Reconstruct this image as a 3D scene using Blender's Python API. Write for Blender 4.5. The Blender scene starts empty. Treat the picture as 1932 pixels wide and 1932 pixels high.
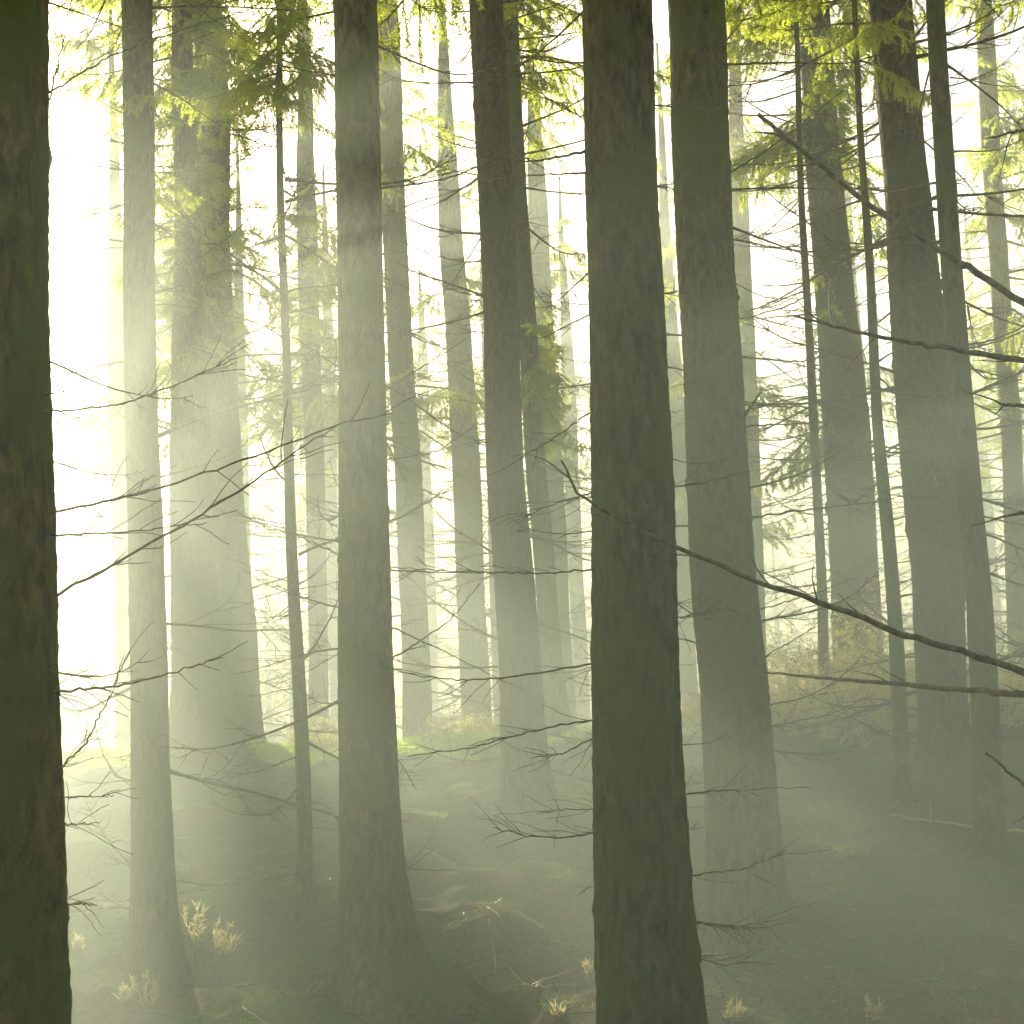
import bpy, math, random
import numpy as np
from mathutils import Vector, Matrix

R = math.radians
rng = np.random.default_rng(11)
random.seed(5)
sc = bpy.context.scene
COL = sc.collection

# ------------------------------------------------------------------ camera
F = 3064.0            # focal length in units of the 1932-px photograph
PITCH, ROLL = 6.2, 2.2
cam_d = bpy.data.cameras.new("camera")
cam = bpy.data.objects.new("camera", cam_d)
COL.objects.link(cam)
rot = Matrix.Rotation(R(90 + PITCH), 3, 'X') @ Matrix.Rotation(R(-ROLL), 3, 'Z')
cam.matrix_world = rot.to_4x4()
cam_d.sensor_width = 36.0
cam_d.lens = 36.0 * F / 1932.0
cam_d.clip_start = 0.05
cam_d.clip_end = 2000.0
sc.camera = cam


def ray(u, v):
    return rot @ Vector(((u - 966) / F, -(v - 966) / F, -1.0))


def at(u, v, y):
    d = ray(u, v)
    return d * (y / d.y)


def pix(p):
    q = rot.transposed() @ Vector(p)
    if q.z > -0.1: return (-9e3, -9e3)
    return (966 - q.x / q.z * F, 966 + q.y / q.z * F)


# open gaps in the foliage where the bright sky shows
GAPS = [(95, 205, 228, 640), (445, 240, 522, 345), (452, 360, 522, 700), (755, 330, 835, 660), (742, 30, 815, 110), (870, 60, 905, 480),
        (1040, 285, 1098, 440), (1045, 560, 1100, 640), (1400, 335, 1525, 680), (1395, 95, 1510, 205), (1735, 120, 1770, 560),
        (1800, 30, 1850, 620), (1855, 0, 1932, 100), (1640, 330, 1670, 640), (600, 30, 625, 240), (575, 240, 640, 400), (1600, 330, 1645, 600)]


def in_gap(p, m=0):
    u, v = pix(p)
    return any(a - m < u < c + m and b - m < v < d + m for a, b, c, d in GAPS)


# ------------------------------------------------------------------ light
SUN_UV = (86, 605)
sdir = ray(*SUN_UV).normalized()
elev = math.asin(sdir.z)
azim = math.atan2(sdir.x, sdir.y)
world = bpy.data.worlds.new("World")
sc.world = world
world.use_nodes = True
wn = world.node_tree
wn.nodes.clear()
sky = wn.nodes.new("ShaderNodeTexSky")
sky.sky_type = 'NISHITA'
sky.sun_disc = False
sky.sun_elevation = elev
sky.sun_rotation = azim % (2 * math.pi)
sky.dust_density = 3.0
sky.air_density = 1.0
sky.ozone_density = 0.6
bg = wn.nodes.new("ShaderNodeBackground")
bg.inputs[1].default_value = 0.05
wo = wn.nodes.new("ShaderNodeOutputWorld")
wn.links.new(sky.outputs[0], bg.inputs[0])
wn.links.new(bg.outputs[0], wo.inputs[0])

sun_d = bpy.data.lights.new("sun", 'SUN')
sun_d.energy = 5.0
sun_d.angle = R(0.5)
sun_d.color = (1.0, 0.94, 0.70)
sun = bpy.data.objects.new("sun", sun_d)
COL.objects.link(sun)
sun.rotation_euler = sdir.to_track_quat('Z', 'Y').to_euler()

HAZE_DENSITY = 0.0034
MIST_DENSITY = 0.070
MIST_TOP = 1.7
HAZE_COLOR = (0.925, 0.985, 0.885, 1)
HAZE_G = 0.31
vs = sc.view_settings
vs.view_transform = 'Standard'
vs.look = 'None'
vs.gamma = 1.0
vs.use_curve_mapping = False
vs.exposure = 2.15
cy = sc.cycles
cy.max_bounces = 6
cy.diffuse_bounces = 2
cy.glossy_bounces = 1
cy.transmission_bounces = 3
cy.volume_bounces = 2
cy.transparent_max_bounces = 4
cy.use_denoising = True
try:
    cy.denoiser = 'OPENIMAGEDENOISE'
except Exception:
    pass
cy.sample_clamp_indirect = 8.0
cy.caustics_reflective = False
cy.caustics_refractive = False


# ------------------------------------------------------------------ materials
def mat(name):
    m = bpy.data.materials.new(name)
    m.use_nodes = True
    nt = m.node_tree
    nt.nodes.clear()
    out = nt.nodes.new("ShaderNodeOutputMaterial")
    return m, nt, out


def N(nt, typ, **kw):
    n = nt.nodes.new(typ)
    for k, v in kw.items():
        if k in n.inputs:
            n.inputs[k].default_value = v
        else:
            setattr(n, k, v)
    return n


def ramp(nt, fac, stops):
    r = nt.nodes.new("ShaderNodeValToRGB")
    nt.links.new(fac, r.inputs[0])
    while len(r.color_ramp.elements) < len(stops):
        r.color_ramp.elements.new(0.5)
    for e, (p, c) in zip(r.color_ramp.elements, stops):
        e.position = p
        e.color = (*c, 1)
    return r.outputs[0]


def bark_material(name, dark, light, moss, moss_amt, scale=1.0):
    m, nt, out = mat(name)
    L = nt.links.new
    tc = N(nt, "ShaderNodeTexCoord")
    mp = N(nt, "ShaderNodeMapping")
    mp.inputs["Scale"].default_value = (1, 1, 0.35)
    L(tc.outputs["Object"], mp.inputs[0])
    n1 = N(nt, "ShaderNodeTexNoise", Scale=26 * scale, Detail=8, Roughness=0.7)
    L(mp.outputs[0], n1.inputs["Vector"])
    vo = N(nt, "ShaderNodeTexVoronoi", Scale=22 * scale)
    vo.feature = 'DISTANCE_TO_EDGE'
    L(mp.outputs[0], vo.inputs["Vector"])
    n2 = N(nt, "ShaderNodeTexNoise", Scale=3.2, Detail=4)
    L(tc.outputs["Object"], n2.inputs["Vector"])
    c1 = ramp(nt, n1.outputs["Fac"], [(0.36, dark), (0.64, light)])
    mr = N(nt, "ShaderNodeMapRange")
    mr.inputs["From Min"].default_value = 0.62 - 0.3 * moss_amt
    mr.inputs["From Max"].default_value = 0.80 - 0.3 * moss_amt
    L(n2.outputs["Fac"], mr.inputs[0])
    mx = N(nt, "ShaderNodeMix", data_type='RGBA')
    L(mr.outputs[0], mx.inputs[0])
    L(c1, mx.inputs[6])
    mx.inputs[7].default_value = (*moss, 1)
    oi = N(nt, "ShaderNodeObjectInfo")
    hs = N(nt, "ShaderNodeHueSaturation")
    mv = N(nt, "ShaderNodeMapRange")
    mv.inputs["To Min"].default_value = 0.8
    mv.inputs["To Max"].default_value = 1.2
    L(oi.outputs["Random"], mv.inputs[0])
    L(mv.outputs[0], hs.inputs["Value"])
    L(mx.outputs[2], hs.inputs["Color"])
    ad = N(nt, "ShaderNodeMath", operation='MULTIPLY_ADD')
    L(vo.outputs["Distance"], ad.inputs[0])
    ad.inputs[1].default_value = 1.2
    L(n1.outputs["Fac"], ad.inputs[2])
    bp = N(nt, "ShaderNodeBump", Strength=1.0, Distance=0.025)
    L(ad.outputs[0], bp.inputs["Height"])
    b = N(nt, "ShaderNodeBsdfPrincipled", Roughness=0.95)
    b.inputs["Specular IOR Level"].default_value = 0.15
    L(hs.outputs[0], b.inputs["Base Color"])
    L(bp.outputs[0], b.inputs["Normal"])
    L(b.outputs[0], out.inputs[0])
    return m


BARK = bark_material("spruce_bark", (0.06, 0.044, 0.013), (0.26, 0.195, 0.07), (0.15, 0.158, 0.028), 0.6)
BARK_MOSSY = bark_material("mossy_bark", (0.05, 0.034, 0.008), (0.32, 0.22, 0.06), (0.15, 0.155, 0.02), 0.75)
BARK_PALE = bark_material("brown_bark", (0.06, 0.036, 0.014), (0.22, 0.145, 0.06), (0.13, 0.12, 0.03), 0.4)


def leaf_material(name, c1, c2, trans, tmix=0.5, scale=2.0):
    m, nt, out = mat(name)
    L = nt.links.new
    tc = N(nt, "ShaderNodeTexCoord")
    n = N(nt, "ShaderNodeTexNoise", Scale=scale, Detail=3)
    L(tc.outputs["Object"], n.inputs["Vector"])
    col = ramp(nt, n.outputs["Fac"], [(0.35, c1), (0.65, c2)])
    b = N(nt, "ShaderNodeBsdfPrincipled", Roughness=0.42)
    b.inputs["Specular IOR Level"].default_value = 0.5
    L(col, b.inputs["Base Color"])
    t = N(nt, "ShaderNodeBsdfTranslucent")
    t.inputs[0].default_value = (*trans, 1)
    mx = N(nt, "ShaderNodeMixShader")
    mx.inputs[0].default_value = tmix
    L(b.outputs[0], mx.inputs[1])
    L(t.outputs[0], mx.inputs[2])
    L(mx.outputs[0], out.inputs[0])
    return m


NEEDLE = leaf_material("spruce_needles", (0.045, 0.075, 0.016), (0.10, 0.14, 0.03), (0.66, 0.72, 0.06), 0.65)
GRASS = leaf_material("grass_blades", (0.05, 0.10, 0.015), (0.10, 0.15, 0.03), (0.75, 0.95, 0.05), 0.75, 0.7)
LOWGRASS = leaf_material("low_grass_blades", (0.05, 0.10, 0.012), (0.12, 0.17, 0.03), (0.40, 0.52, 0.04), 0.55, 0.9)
GOLD = leaf_material("golden_dry_leaves", (0.58, 0.45, 0.12), (0.78, 0.62, 0.20), (0.98, 0.85, 0.25), 0.65, 3.0)
STRAW = leaf_material("dry_straw", (0.50, 0.43, 0.20), (0.66, 0.58, 0.30), (0.85, 0.74, 0.36), 0.6, 3.0)


def twig_material():
    m, nt, out = mat("dead_twig_bark")
    L = nt.links.new
    tc = N(nt, "ShaderNodeTexCoord")
    n = N(nt, "ShaderNodeTexNoise", Scale=40, Detail=3)
    L(tc.outputs["Object"], n.inputs["Vector"])
    col = ramp(nt, n.outputs["Fac"], [(0.35, (0.09, 0.07, 0.03)), (0.7, (0.34, 0.26, 0.12))])
    b = N(nt, "ShaderNodeBsdfPrincipled", Roughness=0.8)
    b.inputs["Specular IOR Level"].default_value = 0.3
    L(col, b.inputs["Base Color"])
    L(b.outputs[0], out.inputs[0])
    return m


TWIG = twig_material()


def ground_material():
    m, nt, out = mat("forest_floor")
    L = nt.links.new
    tc = N(nt, "ShaderNodeTexCoord")
    n1 = N(nt, "ShaderNodeTexNoise", Scale=1.1, Detail=6, Roughness=0.65)
    n2 = N(nt, "ShaderNodeTexNoise", Scale=28, Detail=6, Roughness=0.75)
    L(tc.outputs["Object"], n1.inputs["Vector"])
    L(tc.outputs["Object"], n2.inputs["Vector"])
    a = ramp(nt, n2.outputs["Fac"], [(0.3, (0.07, 0.05, 0.018)), (0.7, (0.27, 0.19, 0.075))])
    b_ = ramp(nt, n2.outputs["Fac"], [(0.3, (0.05, 0.09, 0.014)), (0.7, (0.16, 0.25, 0.04))])
    f = ramp(nt, n1.outputs["Fac"], [(0.42, (0, 0, 0)), (0.58, (1, 1, 1))])
    mx = N(nt, "ShaderNodeMix", data_type='RGBA')
    L(f, mx.inputs[0]); L(a, mx.inputs[6]); L(b_, mx.inputs[7])
    bp = N(nt, "ShaderNodeBump", Strength=1.0, Distance=0.04)
    L(n2.outputs["Fac"], bp.inputs["Height"])
    b = N(nt, "ShaderNodeBsdfPrincipled", Roughness=1.0)
    b.inputs["Specular IOR Level"].default_value = 0.1
    L(mx.outputs[2], b.inputs["Base Color"])
    L(bp.outputs[0], b.inputs["Normal"])
    L(b.outputs[0], out.inputs[0])
    return m


FLOOR = ground_material()


# ------------------------------------------------------------------ helpers
def tag(o, label=None, cat=None, group=None, kind=None):
    if label: o["label"] = label
    if cat: o["category"] = cat
    if group: o["group"] = group
    if kind: o["kind"] = kind
    return o


def mesh_np(name, V, Fc, mats, mi=None, smooth=True):
    """V (n,3) array, Fc list of (k,m) int arrays of faces with equal m"""
    me = bpy.data.meshes.new(name)
    V = np.asarray(V, dtype=np.float32)
    me.vertices.add(len(V))
    me.vertices.foreach_set("co", V.ravel())
    loops = np.concatenate([f.ravel() for f in Fc]).astype(np.int32)
    sizes = np.concatenate([np.full(len(f), f.shape[1]) for f in Fc]).astype(np.int32)
    starts = np.concatenate([[0], np.cumsum(sizes)[:-1]]).astype(np.int32)
    me.loops.add(len(loops))
    me.loops.foreach_set("vertex_index", loops)
    me.polygons.add(len(sizes))
    me.polygons.foreach_set("loop_start", starts)
    me.polygons.foreach_set("loop_total", sizes)
    for m in mats:
        me.materials.append(m)
    if mi is not None:
        me.polygons.foreach_set("material_index", np.asarray(mi, dtype=np.int32))
    me.polygons.foreach_set("use_smooth", np.full(len(sizes), smooth, dtype=bool))
    me.update(calc_edges=True)
    me.validate()
    return me


def link(name, me, parent=None, loc=(0, 0, 0), rot_=None, scale=1.0):
    o = bpy.data.objects.new(name, me)
    COL.objects.link(o)
    o.parent = parent
    o.location = loc
    if rot_ is not None:
        o.rotation_euler = rot_
    if scale != 1.0:
        o.scale = (scale,) * 3
    return o


class Geo:
    def __init__(s):
        s.V = []; s.Q = []; s.T = []; s.qm = []; s.tm = []; s.n = 0

    def tube(s, pts, rad, sides=5, m=0):
        pts = np.asarray(pts, float); rad = np.asarray(rad, float)
        k = len(pts)
        t = np.gradient(pts, axis=0)
        t /= np.linalg.norm(t, axis=1)[:, None] + 1e-9
        ref = np.array([0, 0, 1.0]) if abs(t[:, 2]).mean() < 0.8 else np.array([1.0, 0, 0])
        a = np.cross(t, ref); a /= np.linalg.norm(a, axis=1)[:, None] + 1e-9
        b = np.cross(t, a)
        ang = np.linspace(0, 2 * np.pi, sides, endpoint=False)
        ring = a[:, None] * np.cos(ang)[None, :, None] + b[:, None] * np.sin(ang)[None, :, None]
        v = pts[:, None] + ring * rad[:, None, None]
        s.V.append(v.reshape(-1, 3))
        i = np.arange(k - 1)[:, None]; j = np.arange(sides)[None]
        j2 = (j + 1) % sides
        q = np.stack([i * sides + j, i * sides + j2, (i + 1) * sides + j2, (i + 1) * sides + j], -1).reshape(-1, 4) + s.n
        s.Q.append(q); s.qm.append(np.full(len(q), m))
        # end caps: a point on each end
        s.V.append(pts[[0, -1]])
        c0 = s.n + k * sides; c1 = c0 + 1
        jj = np.arange(sides); jn = (jj + 1) % sides
        s.T.append(np.stack([np.full(sides, c0), s.n + jn, s.n + jj], -1))
        e = s.n + (k - 1) * sides
        s.T.append(np.stack([np.full(sides, c1), e + jj, e + jn], -1))
        s.tm += [np.full(sides, m), np.full(sides, m)]
        s.n += k * sides + 2

    def slivers(s, base, direc, length, width, m=1, bend=None):
        """thin pointed needles or blades as single triangles"""
        base = np.asarray(base, float); direc = np.asarray(direc, float)
        n = len(base)
        r = rng.normal(size=(n, 3))
        side = np.cross(direc, r); side /= np.linalg.norm(side, axis=1)[:, None] + 1e-9
        w = (np.asarray(width) * 0.5)
        w = np.broadcast_to(w, (n,))[:, None]
        Ln = np.broadcast_to(np.asarray(length), (n,))[:, None]
        if bend is None:
            v = np.stack([base - side * w, base + side * w, base + direc * Ln], 1)
            f = np.arange(n * 3).reshape(-1, 3) + s.n
            s.V.append(v.reshape(-1, 3)); s.T.append(f); s.tm.append(np.full(n, m)); s.n += 3 * n
        else:
            mid = base + direc * Ln * 0.55
            tip = base + direc * Ln + bend * Ln
            v = np.stack([base - side * w, base + side * w, mid + side * w * .8, mid - side * w * .8, tip], 1)
            o = np.arange(n)[:, None] * 5 + s.n
            s.V.append(v.reshape(-1, 3))
            s.Q.append(o + np.array([[0, 1, 2, 3]])); s.qm.append(np.full(n, m))
            s.T.append(o + np.array([[3, 2, 4]])); s.tm.append(np.full(n, m))
            s.n += 5 * n

    def mesh(s, name, mats, smooth=True):
        Fc = []; mi = []
        if s.Q: Fc.append(np.concatenate(s.Q)); mi.append(np.concatenate(s.qm))
        if s.T: Fc.append(np.concatenate(s.T)); mi.append(np.concatenate(s.tm))
        return mesh_np(name, np.concatenate(s.V), Fc, mats, np.concatenate(mi), smooth)


def unit(v):
    v = np.asarray(v, float)
    return v / (np.linalg.norm(v) + 1e-9)


def wander(p0, d0, length, n, sag=0.0, lift=0.0, jit=0.08):
    """a curved shoot: starts along d0, sags, then lifts at the tip"""
    pts = [np.array(p0, float)]
    d = unit(d0)
    for i in range(n):
        s = (i + 1) / n
        d = unit(d + np.array([0, 0, (-sag * (1 - s) + lift * s) / n * 3]) + rng.normal(size=3) * jit / math.sqrt(n) * 1.4)
        pts.append(pts[-1] + d * length / n)
    return np.array(pts)


# ------------------------------------------------------------------ ground
def gz(x, y):
    prof = np.interp(y, [-40, 0, 5, 8, 9.5, 11, 13, 15, 16.6, 17.6, 19, 24, 32, 60, 120],
                     [-1.9, -1.8, -1.74, -1.70, -1.58, -1.34, -1.03, -0.74, -0.54, -0.52, -0.75, -2.0, -3.2, -3.6, -3.6])
    n = 0.05 * np.sin(1.3 * x + 0.4 * y) + 0.04 * np.sin(2.9 * x - 1.7 * y + 1) + 0.025 * np.sin(5.1 * y + 3.3 * x) \
        + 0.02 * np.sin(7.7 * x + 2.1 * y)
    right = 0.22 / (1 + np.exp(-(x - 2.2) * 1.4)) * np.exp(-((y - 15.5) / 4.0) ** 2)
    left = -0.12 * np.exp(-((x + 5.4) / 2.0) ** 2) * np.exp(-((y - 17) / 4.0) ** 2)
    return prof + n + right + left


def build_ground():
    xs = np.concatenate([np.linspace(-60, -12, 30), np.arange(-11.8, 11.9, 0.12), np.linspace(12, 60, 30)])
    ys = np.concatenate([np.linspace(-30, 2, 30), np.arange(2.1, 24, 0.12), np.linspace(24.2, 86, 70)])
    X, Y = np.meshgrid(xs, ys)
    Z = gz(X, Y) + 0.020 * rng.normal(size=X.shape) + 0.03 * np.sin(6.3 * X + 4 * np.sin(2.1 * Y)) * np.sin(5.7 * Y + 3 * np.sin(1.9 * X))
    V = np.stack([X, Y, Z], -1).reshape(-1, 3)
    nx, ny = len(xs), len(ys)
    i = np.arange(ny - 1)[:, None]; j = np.arange(nx - 1)[None]
    q = np.stack([i * nx + j, i * nx + j + 1, (i + 1) * nx + j + 1, (i + 1) * nx + j], -1).reshape(-1, 4)
    o = link("ground", mesh_np("ground", V, [q], [FLOOR]))
    tag(o, "mossy forest floor of needles and earth rising to a grassy bank", kind="structure")


build_ground()

# haze: one closed box round camera, ground and all trees
def volume_box(name, dims, density, label):
    bx0, bx1, by0, by1, bz0, bz1 = dims
    hv = [(x, y, z) for x in (bx0, bx1) for y in (by0, by1) for z in (bz0, bz1)]
    hf = [(0, 1, 3, 2), (4, 6, 7, 5), (0, 4, 5, 1), (2, 3, 7, 6), (0, 2, 6, 4), (1, 5, 7, 3)]
    hm = bpy.data.meshes.new(name)
    hm.from_pydata(hv, [], hf)
    hmat, hnt, hout = mat(name)
    pv = N(hnt, "ShaderNodeVolumePrincipled")
    pv.inputs["Color"].default_value = HAZE_COLOR
    pv.inputs["Density"].default_value = density
    pv.inputs["Anisotropy"].default_value = HAZE_G
    hnt.links.new(pv.outputs[0], hout.inputs["Volume"])
    hm.materials.append(hmat)
    tag(link(name, hm), label, kind="stuff")


volume_box("haze", (-62, 62, -32, 88, -4.9, 12.9), HAZE_DENSITY, "pale morning haze filling the wood")
# the denser layer of mist lying over the ground, its top above eye level
volume_box("ground_mist", (-61, 61, 3.8, 15.6, -4.7, MIST_TOP), MIST_DENSITY, "low dense layer of morning mist over the forest floor")
# thicker mist hanging in the trees from the bank to the clearing beyond it
volume_box("clearing_mist", (-60.5, 60.5, 17.9, 86.5, -4.6, 8.0), 0.023, "bright mist hanging among the trees beyond the bank")


# ------------------------------------------------------------------ branch library
def dead_branch_mesh(i):
    """dead spruce limb of length 1 along +X with bare side twigs"""
    g = Geo()
    n = 14
    p = wander((0, 0, 0), (1, 0, random.uniform(-.25, .12)), 1.0, n, sag=random.uniform(0, .35), lift=random.uniform(.1, .9), jit=0.10)
    r = np.linspace(0.0085, 0.0018, n + 1)
    r[0] = 0.012
    g.tube(p, r, 5)
    k = random.randint(6, 14)
    for a in range(k):
        s = random.uniform(0.12, 0.97)
        q = p[int(s * n)]
        side = random.choice([-1, 1])
        d = (random.uniform(.4, 1), side * random.uniform(.35, 1.0), random.uniform(-.35, .3))
        ln = random.uniform(.10, .48) * (1.1 - s * .6)
        tp = wander(q, d, ln, 7, sag=random.uniform(-.1, .3), lift=random.uniform(0, .7), jit=0.16)
        g.tube(tp, np.linspace(0.0032, 0.0010, 8), 4)
        for b in range(random.randint(0, 3)):
            s2 = random.randint(1, 6)
            d2 = (random.uniform(.2, 1), random.uniform(-1, 1), random.uniform(-.5, .5))
            g.tube(wander(tp[s2], d2, ln * random.uniform(.2, .5), 4, jit=.15), np.linspace(0.0022, 0.001, 5), 3)
    return g.mesh("dead_branch", [TWIG])


DEAD = [dead_branch_mesh(i) for i in range(26)]


def live_branch_mesh(i):
    """green spruce limb about 1 long: drooping side shoots clothed in needles"""
    g = Geo()
    n = 16
    p = wander((0, 0, 0), (1, 0, random.uniform(-.1, .25)), 1.0, n, sag=random.uniform(.35, .8), lift=random.uniform(.4, .9), jit=0.06)
    g.tube(p, np.linspace(0.011, 0.002, n + 1), 5)
    shoots = [(p[4:], 1.0)]
    m = 26
    for a in range(m):
        s = 0.14 + 0.84 * (a + random.random() * .8) / m
        q = p[min(n, int(s * n))]
        side = 1 if a % 2 else -1
        ln = (0.40 * (1 - s) ** 0.6 + 0.06) * random.uniform(.6, 1.15)
        if random.random() < 0.14:
            continue
        d = (random.uniform(.35, .9), side * random.uniform(.55, 1), random.uniform(-.55, .0))
        tp = wander(q, d, ln, 7, sag=random.uniform(.2, .9), lift=.2, jit=.1)
        g.tube(tp, np.linspace(0.0035, 0.001, 8), 3)
        shoots.append((tp, 1.0))
        for b in range(random.randint(2, 5)):
            k = random.randint(1, 6)
            dd = unit(tp[min(k + 1, 7)] - tp[k]) + np.array([rng.normal() * .5, rng.normal() * .5, -random.uniform(.1, .8)])
            t2 = wander(tp[k], dd, ln * random.uniform(.25, .5), 4, sag=.4, jit=.12)
            shoots.append((t2, .8))
    B, D, LL = [], [], []
    for tp, w in shoots:
        seg = np.linalg.norm(np.diff(tp, axis=0), axis=1)
        tot = seg.sum()
        cnt = int(tot / 0.0024)
        t = rng.uniform(0, 1, cnt) * (len(tp) - 1)
        k = np.minimum(t.astype(int), len(tp) - 2)
        f = (t - k)[:, None]
        pos = tp[k] * (1 - f) + tp[k + 1] * f
        tan = tp[k + 1] - tp[k]
        tan = tan / (np.linalg.norm(tan, axis=1)[:, None] + 1e-9)
        rr = rng.normal(size=(cnt, 3)); rr[:, 2] *= .7
        rr /= np.linalg.norm(rr, axis=1)[:, None]
        d = tan * .55 + rr * .8
        d /= np.linalg.norm(d, axis=1)[:, None]
        B.append(pos); D.append(d); LL.append(rng.uniform(.018, .034, cnt))
    g.slivers(np.concatenate(B), np.concatenate(D), np.concatenate(LL), 0.0068, m=1)
    return g.mesh("green_branch", [TWIG, NEEDLE])


LIVE = [live_branch_mesh(i) for i in range(9)]


# ------------------------------------------------------------------ trees
def trunk_mesh(axis, rad, base, sides, seed, flare=0.7, lump=1.0):
    """axis: function z->(x,y); builds rings from below ground to the top"""
    r_ = np.random.default_rng(seed)
    z0 = base.z - 0.25
    z1 = rad['top']
    near = sides > 24
    step = 0.03 if near else 0.10
    zs = np.concatenate([np.arange(z0, min(z1, 8.0), step), np.arange(8.0, z1, .3), [z1]])
    ang = np.linspace(0, 2 * np.pi, sides, endpoint=False)
    A, Z = np.meshgrid(ang, zs)
    h = Z - base.z
    Rr = rad['f'](Z)
    ph = r_.uniform(0, 6.28, 12)
    lobes = 0.5 + 0.5 * np.cos(A * 4 + ph[0] + .8 * np.cos(A + ph[1]))
    k = 1 + flare * np.exp(-np.maximum(h, -.1) / 0.16) * (.35 + 1.0 * lobes) + 0.18 * np.exp(-np.maximum(h, 0) / .7)
    k += lump * (0.020 * np.sin(A + Z * 1.1 + ph[2]) + 0.018 * np.sin(2 * A - Z * 1.7 + ph[3]) + 0.010 * np.sin(Z * 6.3 + ph[4] + A)
          + 0.012 * np.sin(3 * A + Z * 3.1 + ph[5]))
    k += 0.012 * r_.normal(size=A.shape) * lump
    # branch-scar knots
    for q in range(int(4 * (z1 - z0))):
        ka, kz = r_.uniform(0, 6.28), r_.uniform(z0, min(z1, 8))
        da = (A - ka + np.pi) % (2 * np.pi) - np.pi
        k += r_.uniform(.03, .09) * np.exp(-((da * .17) ** 2 + (Z - kz) ** 2) / (0.03 ** 2))
    Rr = Rr * k
    ax, ay = axis(Z)
    wob = 0.014 * np.sin(Z * .9 + ph[6]) + .006 * np.sin(Z * 2.3 + ph[7])
    V = np.stack([ax + wob + Rr * np.cos(A) - base.x, ay + Rr * np.sin(A) - base.y, Z - base.z], -1).reshape(-1, 3)
    nz = len(zs)
    i = np.arange(nz - 1)[:, None]; j = np.arange(sides)[None]; j2 = (j + 1) % sides
    q = np.stack([i * sides + j, i * sides + j2, (i + 1) * sides + j2, (i + 1) * sides + j], -1).reshape(-1, 4)
    top = np.arange(sides)[None] + (nz - 1) * sides
    bot = np.arange(sides)[None, ::-1]
    return V, [q, top, bot]


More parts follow.
